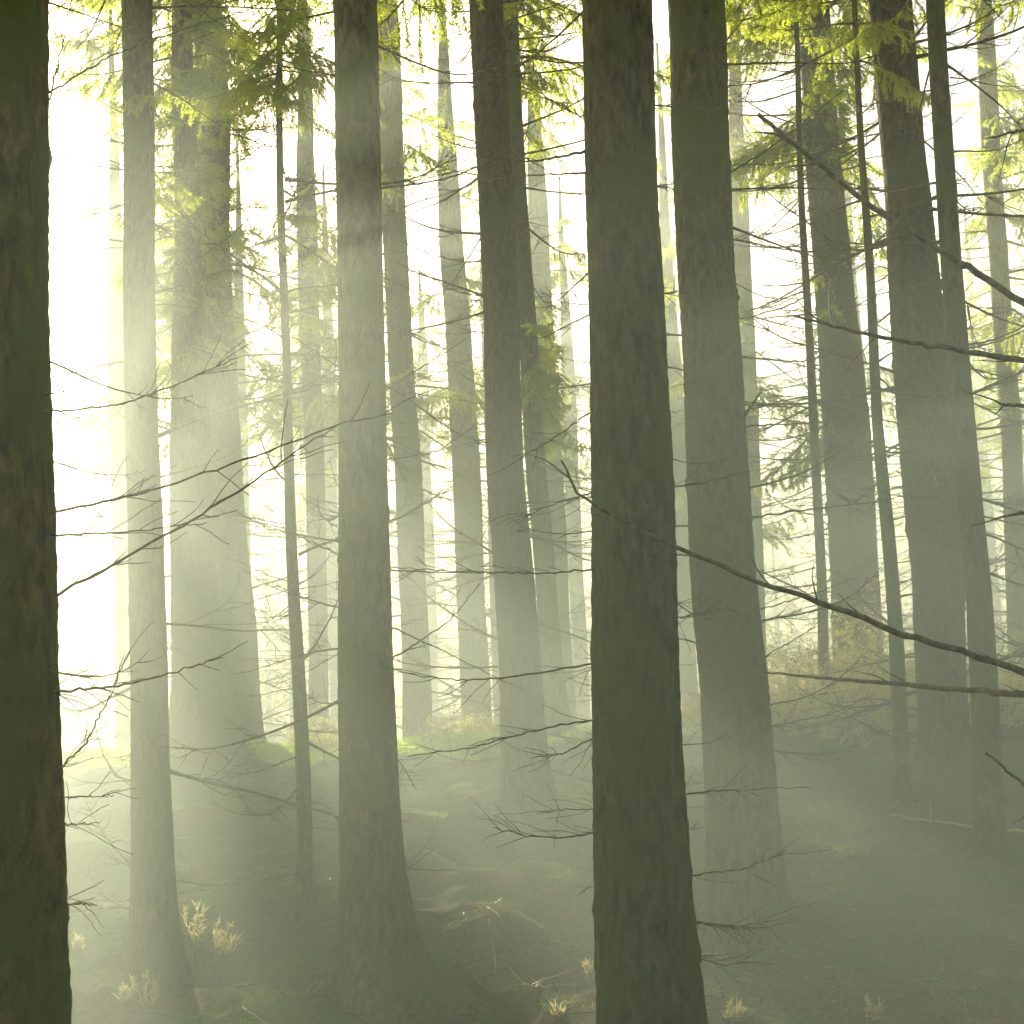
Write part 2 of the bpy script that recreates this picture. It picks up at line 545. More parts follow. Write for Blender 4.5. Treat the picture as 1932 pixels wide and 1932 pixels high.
def make_tree(label, Y, prof, bark=BARK, cat="spruce", group="spruce trunks of the wood", H=12.5,
              dead=(30, 0.5, 1.6), live_from=7.0, live=16, live_len=(1.0, 1.9), sides=32, seed=0,
              dead_z=(0.2, 7.0), name="spruce_tree", flare=.7, lump=1.0, extra=None, face=None):
    """prof: [(v, u_left, u_right), ...] edge pixels of the trunk in the photograph; Y: distance"""
    random.seed(seed * 13 + 7)
    P = [(at((a + b) / 2, v, Y), (b - a) / 2 / F * Y) for v, a, b in prof]
    P.sort(key=lambda t: t[0].z)
    zc = np.array([p[0].z for p in P]); xc = np.array([p[0].x for p in P]); rc = np.array([p[1] for p in P])
    # straight-line fit outside the seen range
    sx = np.polyfit(zc, xc, 1)
    sr = np.polyfit(zc, rc, 1)
    sr[0] = min(sr[0], -0.002)

    def fx(z):
        z = np.asarray(z, float)
        inside = np.interp(z, zc, xc)
        lo = xc[0] + (z - zc[0]) * sx[0] * .6
        hi = xc[-1] + (z - zc[-1]) * sx[0] * .8
        return np.where(z < zc[0], lo, np.where(z > zc[-1], hi, inside))

    topz = H - 1.5
    if Y >= 20: topz += 1.2
    rc = rc[zc < topz - 1.5]; xc = xc[zc < topz - 1.5]; zc = zc[zc < topz - 1.5]

    def fr(z):
        z = np.asarray(z, float)
        inside = np.interp(z, zc, rc)
        lo = rc[0] * (1 + (zc[0] - z) * 0.04)
        t = np.clip((z - zc[-1]) / (topz - zc[-1]), 0, 1)
        hi = rc[-1] * (1 - t) + 0.02 * t
        return np.where(z < zc[0], lo, np.where(z > zc[-1], hi, inside))

    zb = float(gz(float(fx(-1.0)), Y))
    bx = float(fx(zb)); zb = float(gz(bx, Y))
    base = Vector((bx, Y, zb))
    root = bpy.data.objects.new(name, None)
    COL.objects.link(root)
    root.location = base
    root.empty_display_size = 0.3
    tag(root, label, cat, group)
    V, Fc = trunk_mesh(lambda z: (fx(z), np.full_like(np.asarray(z, float), Y)), {'f': fr, 'top': topz}, base, sides, seed + 3,
                       flare, lump)
    link("trunk", mesh_np("trunk", V, Fc, [bark]), root)

    def put(me_list, nm, z, az, el, L, s0=None):
        x = float(fx(z)); r = float(fr(z)) * .85
        loc = (x + math.cos(az) * r - base.x, math.sin(az) * r, z - base.z)
        if me_list is LIVE and Y > 9 and z < topz - (2.6 if Y > 27.5 else .5):
            d_ = Vector((math.cos(az), math.sin(az), -.12)) * L
            p_ = Vector((x, Y, z))
            if any(in_gap(p_ + d_ * t_, 12) for t_ in (.3, .6, .95)) and random.random() < .93:
                return None
        o = link(nm, random.choice(me_list), root, loc, None, L)
        o.rotation_euler = (Matrix.Rotation(az, 3, 'Z') @ Matrix.Rotation(-el, 3, 'Y') @
                            Matrix.Rotation(random.uniform(-.5, .5), 3, 'X')).to_euler()
        return o

    nd, l0, l1 = dead
    if Y > 12: nd = int(nd * 1.6); dead_z = (dead_z[0], max(dead_z[1], 8.0))
    nd = min(nd, 90)
    for k in range(nd):
        z = zb + dead_z[0] + (dead_z[1] - dead_z[0]) * ((k + random.random()) / nd) ** 0.9
        az = random.uniform(0, 2 * math.pi)
        if face is not None and math.sin(az) < -0.35:   # few branches straight at the camera
            az = -az
        L = random.uniform(l0, l1)
        if random.random() < .2: L *= .35
        put(DEAD, "dead_branch", z, az, random.uniform(-.3, .45), L)
    live = int(live * 1.7)
    for k in range(live):
        z = zb + live_from + (topz - zb - live_from - .1) * (k + random.random() * .7) / live
        t = (z - zb - live_from) / (topz - zb - live_from)
        az = k * 2.4 + random.uniform(-.4, .4)
        L = random.uniform(*live_len) * 1.2 * (1 - .72 * t)
        put(LIVE, "green_branch", z, az, random.uniform(-.25, .15), L)
    if extra:
        for (u0, v0, u1, v1, kind_) in extra:    # branch seen from (u0,v0) at the stem to (u1,v1) at the tip
            a = at(u0, v0, Y); b = at(u1, v1, Y)
            a.x = float(fx(a.z))
            dv = b - a
            az = (0 if dv.x > 0 else math.pi) + random.uniform(-.4, .4)
            el = math.atan2(dv.z, abs(dv.x))
            put(LIVE if kind_ == 'g' else DEAD, "green_branch" if kind_ == 'g' else "dead_branch", a.z, az, el,
                dv.length * 1.08)
    return root, fx, fr, base

# ------------------------------------------------------------------ the trees of the photograph
G = "spruce trunks of the wood"
T = []
# nearest, cut by the left edge
t_mossy = make_tree("thick dark mossy spruce trunk filling the left edge of the view, nearest of all", 5.0,
          [(0, -150, 88), (520, -145, 91), (900, -142, 100), (1400, -142, 110), (1900, -140, 128)], BARK_MOSSY, group=G,
          dead=(22, .25, .6), live=14, live_from=8.5, sides=72, seed=1, face=1, dead_z=(.9, 8))
t_slim = make_tree("slim grey spruce trunk just right of the mossy left-edge trunk, lit by the sun glow", 9.6,
          [(0, 229, 287), (350, 234, 294), (700, 240, 302), (1000, 243, 308), (1400, 246, 314), (1750, 248, 326)], group=G,
          dead=(36, .4, 1.5), live=14, live_from=8.0, sides=48, seed=2, face=1, flare=.5)
t_flared = make_tree("brown flared spruce trunk on the bank crest right of the slim grey trunk", 16.6,
          [(-100, 326, 362), (500, 326, 378), (850, 318, 398), (1050, 326, 406), (1250, 330, 425), (1370, 328, 440)], BARK_PALE, group=G,
          dead=(40, .5, 1.7), live=22, live_from=5.2, live_len=(.9, 1.7), seed=3, flare=.9)
t_tall = make_tree("tall pale spruce trunk behind the flared brown one, curving right towards its foot", 18.6,
          [(-200, 356, 428), (200, 366, 434), (600, 376, 442), (800, 384, 451), (1000, 394, 462), (1200, 412, 482), (1390, 424, 494)], group=G,
          dead=(46, .6, 1.8), live=30, live_from=4.6, live_len=(.9, 1.8), seed=4)
t_pole = make_tree("thin dark pole-like young spruce standing alone left of the reddish near trunk", 10.6,
          [(0, 519, 530), (400, 525, 540), (700, 536, 552), (1000, 542, 563), (1300, 549, 575), (1550, 556, 583)], group=G,
          cat="young spruce", dead=(46, .3, 1.3), dead_z=(.3, 6), live=20, live_from=4.1, live_len=(.4, .95), H=8.5, sides=24, seed=5, flare=.3)
t_grey = make_tree("hazy grey-green spruce trunk close behind the thin dark pole", 23.0,
          [(-100, 546, 584), (400, 560, 600), (700, 569, 606), (1000, 577, 613), (1380, 586, 624)], group=G,
          dead=(34, .6, 1.8), live=32, live_from=5.6, live_len=(.9, 1.8), seed=6)
t_red = make_tree("straight dark reddish-brown spruce trunk with its rooted foot in view below the centre left", 8.9,
          [(0, 621, 705), (500, 636, 723), (1000, 641, 737), (1500, 650, 756), (1800, 652, 772)], group=G,
          dead=(34, .3, 1.25), live=14, live_from=8.2, sides=64, seed=7, face=1, flare=1.1)
t_olive = make_tree("hazy olive spruce trunk directly right of the reddish near trunk", 21.5,
          [(-100, 702, 746), (400, 720, 766), (700, 735, 784), (900, 744, 795), (1380, 762, 815)], group=G,
          dead=(44, .6, 1.9), live=26, live_from=5.4, live_len=(.9, 1.6), seed=8,
          extra=[(760, 760, 700, 800, 'g'), (765, 740, 820, 800, 'g')])
t_pale = make_tree("very pale misty spruce trunk midway between the reddish trunk and the twin brown trunks", 26.0,
          [(-100, 808, 850), (350, 826, 868), (650, 840, 890), (900, 853, 906), (1400, 874, 930)], group=G,
          dead=(50, .6, 1.9), live=18, live_from=8.6, live_len=(.8, 1.4), seed=9)
t_rim = make_tree("brown rim-lit spruce trunk standing left of the widest trunk", 13.2,
          [(0, 882, 950), (500, 905, 972), (900, 921, 993), (1100, 935, 1010), (1300, 948, 1025), (1500, 954, 1038)], BARK_PALE, group=G,
          dead=(48, .4, 1.6), live=16, live_from=7.4, sides=48, seed=10, face=1)
t_half = make_tree("olive spruce trunk half hidden behind the right side of the brown one", 16.9,
          [(-100, 936, 974), (500, 966, 1002), (900, 992, 1030), (1150, 1016, 1055), (1380, 1036, 1078)], group=G,
          dead=(42, .4, 1.6), live=16, live_from=7.2, seed=11,
          extra=[(985, 640, 1070, 660, 'g'), (990, 700, 1075, 760, 'g'), (988, 620, 1050, 700, 'g'), (990, 760, 1080, 860, 'g')])
t_mist = make_tree("pale misty spruce trunk just left of the widest trunk, its lower stem lost in mist", 27.0,
          [(-100, 975, 1004), (400, 996, 1036), (700, 1008, 1049), (900, 1020, 1062), (1400, 1046, 1090)], group=G,
          dead=(40, .6, 1.8), live=18, live_from=8.4, live_len=(.8, 1.4), seed=12)
t_wide = make_tree("widest dark spruce trunk, its foot cut by the bottom edge", 6.5,
          [(0, 1090, 1228), (400, 1099, 1241), (1000, 1115, 1270), (1400, 1130, 1292), (1900, 1140, 1325)], group=G,
          dead=(44, .15, .75), live=14, live_from=8.6, sides=84, seed=13, face=1)
t_broad = make_tree("broad dark spruce trunk immediately right of the widest one, its base fading into mist", 10.0,
          [(0, 1255, 1364), (500, 1282, 1393), (1000, 1303, 1422), (1300, 1322, 1445), (1600, 1332, 1462)], group=G,
          dead=(40, .3, 1.1), live=14, live_from=8.2, sides=72, seed=14, face=1, flare=.5)
t_strip = make_tree("pale strip of a distant spruce trunk along the right edge of the broad dark trunk", 25.0,
          [(-100, 1360, 1392), (300, 1377, 1410), (700, 1392, 1426), (1400, 1420, 1456)], group=G,
          dead=(34, .6, 1.8), live=24, live_from=6.4, live_len=(.9, 1.7), seed=15,
          extra=[(1395, 250, 1500, 300, 'g'), (1395, 230, 1480, 330, 'g')])
t_wpale = make_tree("wide pale misty spruce trunk with sunlit green boughs right of the white sky gap", 18.8,
          [(-200, 1488, 1552), (200, 1516, 1580), (500, 1532, 1606), (800, 1552, 1640), (1000, 1562, 1650), (1350, 1584, 1676)], group=G,
          dead=(60, .5, 1.9), live=30, live_from=6.9, live_len=(1., 2.), seed=16,
          extra=[(1525, 260, 1390, 300, 'g'), (1525, 200, 1380, 230, 'g'), (1528, 120, 1400, 60, 'g'), (1520, 60, 1640, 130, 'g'),
                 (1535, 500, 1420, 520, 'g'), (1540, 540, 1640, 600, 'g'), (1530, 300, 1640, 330, 'g'), (1545, 640, 1460, 700, 'g'),
                 (1555, 800, 1420, 860, 'g')])
make_tree("threadlike pale pole between the broad dark trunk and the wide misty trunk", 15.5,
          [(0, 1498, 1507), (500, 1514, 1528), (800, 1526, 1544), (1000, 1534, 1552), (1380, 1546, 1566)], group=G,
          cat="young spruce", dead=(36, .3, 1.1), live=8, live_from=6.8, live_len=(.3, .8), H=9.5, sides=16, seed=17, flare=.3)
t_slender = make_tree("slender dark pole leaning beside the sunlit brown trunk on the right", 12.0,
          [(0, 1604, 1614), (300, 1620, 1634), (500, 1634, 1650), (800, 1650, 1671), (1000, 1664, 1690), (1200, 1675, 1702), (1420, 1684, 1712)], group=G,
          cat="young spruce", dead=(50, .3, 1.2), live=10, live_from=5.6, live_len=(.3, .9), H=9, sides=20, seed=18, flare=.3)
t_sunlit = make_tree("thick sunlit brown spruce trunk leaning left on the right side of the view", 13.0,
          [(0, 1640, 1724), (300, 1664, 1746), (600, 1676, 1780), (900, 1700, 1808), (1100, 1722, 1816), (1400, 1746, 1830)], BARK_PALE, group=G,
          dead=(56, .5, 1.9), live=16, live_from=7.0, sides=48, seed=19)
t_cross = make_tree("narrow dark spruce trunk crossing close in front of the thick sunlit brown one", 11.2,
          [(0, 1749, 1785), (200, 1763, 1800), (500, 1776, 1815), (800, 1795, 1840), (1100, 1816, 1864), (1350, 1830, 1880), (1550, 1842, 1890)],
          BARK, group=G, dead=(60, .3, 1.3), live=14, live_from=6.8, sides=36, seed=20, face=1)
t_corner = make_tree("pale misty spruce trunk with boughs near the upper right corner", 22.0,
          [(-100, 1828, 1862), (200, 1848, 1884), (500, 1868, 1904), (800, 1886, 1924), (1380, 1910, 1954)], group=G,
          dead=(60, .6, 1.9), live=26, live_from=6.0, live_len=(.9, 1.9), seed=21,
          extra=[(1870, 330, 1930, 380, 'g'), (1872, 250, 1932, 300, 'g'), (1880, 600, 1932, 640, 'g'), (1885, 760, 1930, 800, 'g')])
t_faint = make_tree("faint misty spruce trunk between the left-edge trunk and the slim grey trunk", 26.5,
          [(-100, 188, 226), (700, 204, 240), (1000, 212, 244), (1400, 220, 254)], group=G,
          dead=(30, .6, 1.6), live=16, live_from=9.3, live_len=(.8, 1.5), seed=22,
          extra=[(205, 880, 110, 900, 'g'), (205, 800, 120, 770, 'g'), (210, 950, 130, 1010, 'g')])
# right of the frame: its long dead limbs reach into the view
off = make_tree("spruce just outside the right edge whose long dark dead limbs cross the view", 6.2,
                [(0, 2080, 2190), (900, 2110, 2230), (1900, 2150, 2290)], group=G,
                dead=(16, .2, .5), live=14, live_from=8.6, sides=48, seed=23)


def limb(root_pack, uv, Yd, rad0, rad1, name="dead_branch", twigs=5, seedn=0, matl=TWIG, sides=7):
    """a long limb traced point by point, with its own distance at each point"""
    random.seed(seedn)
    root, fx, fr, base = root_pack
    pts = []
    for (u, v, y) in uv:
        pts.append(np.array(at(u, v, y)) - np.array(base))
    pts = np.array(pts)
    t = np.linspace(0, len(pts) - 1, 40)
    k = np.arange(len(pts))
    P = np.stack([np.interp(t, k, pts[:, i]) for i in range(3)], -1)
    P[1:-1] = (P[:-2] + P[1:-1] * 2 + P[2:]) / 4
    P[1:-1] += rng.normal(size=P[1:-1].shape) * 0.0025
    g = Geo()
    rr = np.linspace(rad0, rad1, 40) * (1 + .12 * rng.random(40))
    g.tube(P, rr, sides)
    for i in range(twigs):
        j = random.randint(6, 37)
        d = unit(P[j] - P[j - 3]) + np.array([random.uniform(-.6, .6), random.uniform(-.5, .5), random.uniform(-.7, .7)])
        L = random.uniform(.05, .25)
        g.tube(wander(P[j], d, L, 5, jit=.2), np.linspace(rad1 * 1.0, .001, 6), 4)
    return link(name, g.mesh(name, [matl]), root)


limb(off, [(2140, 760, 6.2), (1932, 572, 6.0), (1800, 488, 5.9), (1660, 400, 5.8), (1520, 290, 5.7), (1430, 215, 5.7)], 0, .015, .007, twigs=3, seedn=1)
limb(off, [(2140, 700, 6.2), (1932, 682, 5.8), (1810, 662, 5.6), (1680, 640, 5.5), (1570, 615, 5.4), (1497, 596, 5.4)], 0, .013, .003, twigs=3, seedn=2)
limb(off, [(2150, 1370, 6.2), (1932, 1266, 5.9), (1790, 1222, 5.8), (1680, 1190, 5.7), (1560, 1140, 5.6), (1440, 1100, 5.6), (1280, 1035, 5.5),
           (1180, 985, 5.5), (1090, 935, 5.5), (1060, 870, 5.4)], 0, .014, .0035, twigs=9, seedn=3)
limb(off, [(2150, 1340, 6.2), (1932, 1309, 6.4), (1800, 1300, 6.8), (1650, 1287, 7.3), (1540, 1278, 7.8), (1445, 1268, 8.3)], 0, .015, .005, twigs=4, seedn=4)
limb(off, [(2150, 1660, 6.2), (1990, 1540, 6.0), (1932, 1480, 5.9), (1860, 1420, 5.9)], 0, .010, .004, twigs=3, seedn=5)
limb(off, [(2120, 790, 6.2), (1932, 766, 5.8), (1885, 762, 5.8)], 0, .010, .004, twigs=4, seedn=6)
limb(off, [(2120, 260, 6.2), (1932, 245, 5.8), (1860, 262, 5.8)], 0, .008, .003, twigs=2, seedn=7)
limb(off, [(2130, 960, 6.2), (1960, 965, 5.8), (1926, 968, 5.8)], 0, .010, .006, twigs=3, seedn=8)


def limbs(pack, Y, rows, toward=.25):
    for i, (r0, *pts) in enumerate(rows):
        n = len(pts)
        uv = [(u, v, Y - toward * k / max(1, n - 1)) for k, (u, v) in enumerate(pts)]
        limb(pack, uv, 0, r0 * (.72 if Y < 8 else 1), r0 * .25, twigs=2 + 2 * n if n > 2 else 0, seedn=i + int(Y * 10))


limbs(t_mossy, 5.0, [
    (.0065, (60, 975), (104, 965), (270, 930), (470, 865), (640, 800), (740, 780)),
    (.0055, (60, 1008), (104, 1010), (250, 1003), (390, 985)),
    (.0075, (60, 1150), (104, 1125), (240, 1050), (390, 965), (520, 880), (640, 800)),
    (.0055, (60, 230), (92, 190), (112, 110), (138, -20)),
    (.0050, (92, 175), (200, 110), (330, 60), (480, 15)),
    (.0055, (60, 1480), (112, 1450), (160, 1405), (200, 1330), (245, 1230)),
    (.0070, (60, 1310), (110, 1305), (220, 1295), (330, 1268), (420, 1240)),
    (.0050, (80, 775), (120, 775), (240, 760), (320, 730), (450, 675)),
    (.0045, (80, 1507), (118, 1505), (215, 1500)),
    (.0045, (80, 1558), (118, 1556), (188, 1552)),
    (.0060, (80, 1705), (122, 1706), (183, 1708)),
    (.0040, (80, 745), (98, 742), (150, 737))])
limbs(t_wide, 6.5, [
    (.0065, (1170, 1245), (1126, 1250), (950, 1280), (850, 1283), (750, 1268)),
    (.0065, (1170, 1562), (1134, 1570), (1050, 1582), (985, 1575), (930, 1560)),
    (.0045, (1170, 1524), (1134, 1526), (1070, 1527), (1030, 1533)),
    (.0060, (1160, 1070), (1115, 1075), (1020, 1082), (900, 1080), (740, 1070)),
    (.0065, (1160, 1350), (1128, 1355), (1000, 1380), (880, 1412), (770, 1427)),
    (.0060, (1160, 1370), (1132, 1385), (1060, 1422), (1000, 1430)),
    (.0060, (1250, 1505), (1300, 1497), (1380, 1490), (1530, 1486)),
    (.0060, (1260, 1655), (1312, 1650), (1400, 1640), (1480, 1608)),
    (.0055, (1260, 1740), (1318, 1742), (1390, 1750), (1450, 1738)),
    (.0045, (1260, 1810), (1318, 1810), (1370, 1822), (1410, 1815)),
    (.0055, (1150, 925), (1118, 930), (1050, 948), (990, 975)),
    (.0100, (1140, 285), (1095, 288), (1010, 305), (900, 300)),
    (.0060, (1140, 320), (1098, 328), (960, 332), (900, 345)),
    (.0055, (1140, 215), (1092, 220), (1040, 190), (930, 120)),
    (.0055, (1140, 590), (1106, 595), (1020, 640), (880, 625)),
    (.0055, (1150, 760), (1110, 780), (1040, 830), (960, 880)),
    (.0060, (1210, 350), (1250, 352), (1275, 358)), (.0070, (1220, 560), (1265, 552), (1290, 548)),
    (.0050, (1240, 1170), (1290, 1165), (1340, 1150))], .15)
limbs(t_broad, 10.0, [
    (.012, (1400, 790), (1418, 765), (1440, 732)),
    (.0070, (1400, 805), (1425, 803), (1540, 797), (1680, 762)),
    (.0070, (1400, 980), (1432, 975), (1520, 962), (1660, 945), (1730, 930)),
    (.0070, (1400, 1255), (1440, 1240), (1545, 1180)),
    (.0090, (1330, 125), (1362, 122), (1480, 118), (1600, 120), (1720, 85)),
    (.0080, (1350, 345), (1385, 322), (1440, 288), (1500, 245), (1590, 170)),
    (.0080, (1340, 100), (1362, 88), (1415, 22)),
    (.0060, (1400, 1155), (1430, 1152), (1540, 1118), (1625, 1085)),
    (.0060, (1410, 1375), (1445, 1372), (1560, 1350), (1650, 1310)),
    (.0060, (1370, 605), (1395, 603), (1480, 580), (1560, 540), (1640, 500)),
    (.0060, (1370, 765), (1420, 765), (1520, 768), (1680, 760))], .5)
limbs(t_red, 8.9, [
    (.0060, (700, 1078), (738, 1076), (840, 1080), (960, 1078)),
    (.0070, (690, 760), (728, 735), (800, 690), (880, 640)),
    (.0055, (690, 870), (735, 868), (830, 850), (900, 800)),
    (.0060, (700, 1250), (745, 1240), (850, 1170), (905, 1100)),
    (.0055, (700, 1180), (742, 1185), (850, 1235), (960, 1290)),
    (.0060, (660, 700), (636, 690), (560, 640), (470, 600)),
    (.0055, (660, 1050), (640, 1045), (560, 1010), (470, 990)),
    (.0050, (670, 1340), (648, 1330), (600, 1325), (560, 1300))], .5)


def boughs(pack, Y, rects):
    """extra green boughs on a tree, hanging where the photograph shows sprays of needles"""
    root, fx, fr, base = pack
    for (u0, v0, u1, v1, n) in rects:
        for k in range(n):
            u, v = random.uniform(u0, u1), random.uniform(v0, v1)
            tip = at(u, v, Y)
            z = tip.z + random.uniform(.0, .35)
            x = float(fx(z))
            dx = tip.x - x
            dy = random.uniform(-.7, .7)
            Ld = max(.45, math.hypot(dx, dy) * 1.15)
            p_ = Vector((x, Y, z)); d_ = Vector((dx, dy, -.1))
            if any(in_gap(p_ + d_ * t_) for t_ in (.3, .6, .95)):
                continue
            o = link("green_branch", random.choice(LIVE), root, (x - base.x, 0, z - base.z), None, Ld)
            az = math.atan2(dy, dx)
            o.rotation_euler = (Matrix.Rotation(az, 3, 'Z') @ Matrix.Rotation(random.uniform(-.1, .25), 3, 'Y') @
                                Matrix.Rotation(random.uniform(-.4, .4), 3, 'X')).to_euler()


random.seed(77)
boughs(t_flared, 16.6, [(270, -40, 450, 480, 60), (300, 450, 430, 700, 14), (300, 700, 360, 900, 5)])
boughs(t_tall, 18.6, [(300, -40, 520, 250, 30), (310, 250, 460, 640, 24), (440, 700, 500, 760, 2)])
boughs(t_pole, 10.6, [(440, 20, 620, 240, 18), (450, 350, 620, 640, 9)])
boughs(t_grey, 23.0, [(480, -60, 660, 240, 22), (520, 240, 640, 520, 8), (480, 640, 560, 800, 3)])
boughs(t_faint, 26.5, [(90, -60, 240, 200, 30), (110, 700, 230, 920, 8), (150, 330, 230, 420, 4)])
boughs(t_olive, 21.5, [(700, 150, 780, 420, 7), (740, 690, 800, 780, 4)])
boughs(t_pale, 26.0, [(760, -40, 880, 120, 6), (760, 740, 900, 900, 4)])
boughs(t_half, 16.9, [(985, 620, 1090, 880, 20), (1000, 100, 1080, 260, 6)])
boughs(t_slim, 9.6, [(215, 150, 320, 420, 3)])
boughs(t_mist, 27.0, [(1040, 100, 1090, 260, 4), (1020, 400, 1090, 560, 4), (1040, 640, 1100, 900, 5)])
boughs(t_strip, 25.0, [(1390, 180, 1500, 330, 7), (1400, 500, 1440, 700, 4)])
boughs(t_grey, 23.0, [(560, 240, 640, 640, 8)])
boughs(t_olive, 21.5, [(700, -40, 800, 140, 10)])
boughs(t_wpale, 18.8, [(1385, -40, 1640, 90, 26), (1380, 200, 1620, 310, 24), (1440, 480, 1640, 640, 16), (1430, 800, 1500, 880, 3)])
boughs(t_corner, 22.0, [(1840, 60, 1960, 420, 26), (1870, 640, 1940, 900, 8)])

# ------------------------------------------------------------------ farther trees, lost in the mist
GF = "misty far spruces beyond the bank"
far = [  # u at mid height, distance, trunk width px, live_from, label
    (455, 34, 22, 8.0, "pale far spruce beside the right flank of the tall curving pale trunk"),
    (622, 36, 22, 7.0, "pale far spruce almost hidden by the left rim of the reddish trunk"),
    (800, 46, 20, 9.5, "ghostly far spruce left of the very pale misty trunk"),
    (925, 33, 22, 7.6, "pale far spruce almost covered by the rim-lit brown trunk"),
    (1075, 38, 24, 7.0, "pale far spruce close to the left side of the widest trunk"),
    (1275, 30, 30, 4.6, "bright-leaved far spruce in the slit between the two broad dark trunks"),
    (1625, 30, 26, 6.8, "far spruce between the wide misty trunk and the slender pole"),
    (1900, 32, 24, 6.0, "green far spruce behind the pale trunk near the right edge"),
    (1850, 42, 18, 8.0, "dim far spruce right of the narrow dark crossing trunk"),
    (545, 50, 16, 8.5, "dim far spruce straight behind the thin dark pole"),
]
for i, (u, Y, w, lf, lab) in enumerate(far):
    lean = (u - 100) * 4.36e-5
    pr = [(v, u + lean * (v - 800) - w / 2 - v * .001, u + lean * (v - 800) + w / 2 + v * .002) for v in (100, 700, 1350)]
    make_tree(lab, Y, pr, group=GF, dead=(40, .8, 2.2), dead_z=(1.0, 8.5), live=16, live_from=lf + 1, live_len=(1.1, 2.1), sides=16,
              seed=40 + i, lump=.6)
# outside the frame left and right, so that the wood goes on
side = [(-420, 9, 110, "broad spruce standing outside the left edge of the view"),
        (-700, 14, 90, "spruce farther back outside the left edge"),
        (2450, 10, 100, "spruce standing outside the right edge of the view"),
        (2700, 15, 80, "spruce farther back outside the right edge"),
        (2120, 17, 70, "spruce on the bank just beyond the right edge"),
        (-160, 19, 60, "spruce on the bank hidden left of the mossy trunk")]
for i, (u, Y, w, lab) in enumerate(side):
    pr = [(v, u - w / 2, u + w / 2) for v in (100, 700, 1350)]
    make_tree(lab, Y, pr, group="spruces outside the frame", dead=(24, .4, 1.4), live=18, live_from=6.5, seed=80 + i, sides=24)

# the edge of the wood across the clearing: full conical spruces in the mist
GE = "far spruces across the clearing"


def cone_spruce(x, y, h, label, seed, z_start=.8, wide=None, n=46):
    random.seed(seed)
    zb = float(gz(x, y))
    root = bpy.data.objects.new("spruce_tree", None)
    COL.objects.link(root)
    root.location = (x, y, zb)
    tag(root, label, "spruce", GE)
    g = Geo()
    g.tube([(0, 0, -.2), (0, 0, h * .5), (0, 0, h)], [.16, .09, .01], 8)
    link("trunk", g.mesh("trunk", [BARK]), root)
    for k in range(n):
        t = (k + random.random()) / n
        z = z_start + (h - z_start - .2) * t
        L = ((2.9 * (1 - t) ** .8 + .35) if wide is None else wide * (1 - t ** 4 * .7)) * random.uniform(.75, 1.1)
        az = k * 2.4 + random.uniform(-.4, .4)
        o = link("green_branch", random.choice(LIVE), root, (0, 0, z), None, L)
        o.rotation_euler = (Matrix.Rotation(az, 3, 'Z') @ Matrix.Rotation(random.uniform(.1, .35), 3, 'Y')).to_euler()


edge = [
        (120, 62, 13.5, "hazy treetop left of the slim grey trunk across the clearing"),
        (395, 70, 12.5, "hazy full spruce behind the flared brown trunk across the clearing"),
        (505, 60, 11.0, "hazy full spruce left of the thin pole across the clearing"),
        (640, 66, 13.0, "hazy full spruce behind the reddish trunk across the clearing"),
        (800, 63, 12.4, "hazy full spruce between reddish and pale trunks across the clearing"),
        (960, 72, 13.0, "hazy full spruce behind the rim-lit brown trunk across the clearing"),
        (1080, 60, 11.5, "hazy full spruce left of the widest trunk across the clearing"),
        (1190, 68, 13.0, "hazy full spruce hidden by the widest trunk across the clearing"),
        (1360, 64, 12.0, "hazy full spruce behind the broad dark trunk across the clearing"),
        (1470, 58, 11.6, "hazy full spruce under the white gap right of the broad trunk"),
        (1600, 70, 14.0, "hazy full spruce behind the wide misty trunk across the clearing"),
        (1730, 62, 13.0, "hazy full spruce behind the sunlit brown trunk across the clearing"),
        (1880, 58, 13.0, "hazy full spruce at the right edge across the clearing"),
        (2080, 64, 12.0, "hazy full spruce beyond the right edge across the clearing"),
        (-120, 66, 12.0, "hazy full spruce beyond the left edge across the clearing")]
for i, (u, y, h, lab) in enumerate(edge):
    p = at(u, 1250, y)
    cone_spruce(p.x, y, h, lab, 300 + i)
for i, (u, y, vlow, wd, n, lab) in enumerate([
        (262, 38, 665, 1.25, 80, "high dense yellow-green crown behind the right side of the slim grey trunk"),
        (345, 39, 700, 1.35, 90, "high dense crown behind the flared brown trunk"),
        (425, 41, 735, 1.0, 70, "high dense crown at the right side of the tall curving pale trunk"),
        (590, 38, 800, 1.2, 70, "high dense crown behind the hazy grey-green trunk")]):
    p = at(u, vlow, y)
    zb = float(gz(p.x, y))
    cone_spruce(p.x, y, 12.7 - zb, lab, 400 + i, z_start=p.z - zb, wide=wd, n=n)


# ------------------------------------------------------------------ grass, moss and litter
def blades(name, label, n, region, hl, width, matl, seed, lean=.5, flt=None):
    r_ = np.random.default_rng(seed)
    x0, x1, y0, y1 = region
    x = r_.uniform(x0, x1, n); y = r_.uniform(y0, y1, n)
    if flt is not None:
        keep = flt(x, y, r_)
        x, y = x[keep], y[keep]
    z = gz(x, y)
    d = np.stack([r_.normal(size=len(x)) * lean, r_.normal(size=len(x)) * lean, np.ones(len(x))], -1)
    d /= np.linalg.norm(d, axis=1)[:, None]
    bend = np.stack([r_.normal(size=len(x)) * .3, r_.normal(size=len(x)) * .3, -r_.uniform(.05, .45, len(x))], -1)
    g = Geo()
    L = r_.uniform(hl[0], hl[1], len(x)) * r_.uniform(.6, 1.2, len(x))
    g.slivers(np.stack([x, y, z - .01], -1), d, L, width, m=0, bend=bend)
    o = link(name, g.mesh(name, [matl]))
    tag(o, label, kind="stuff")
    return o


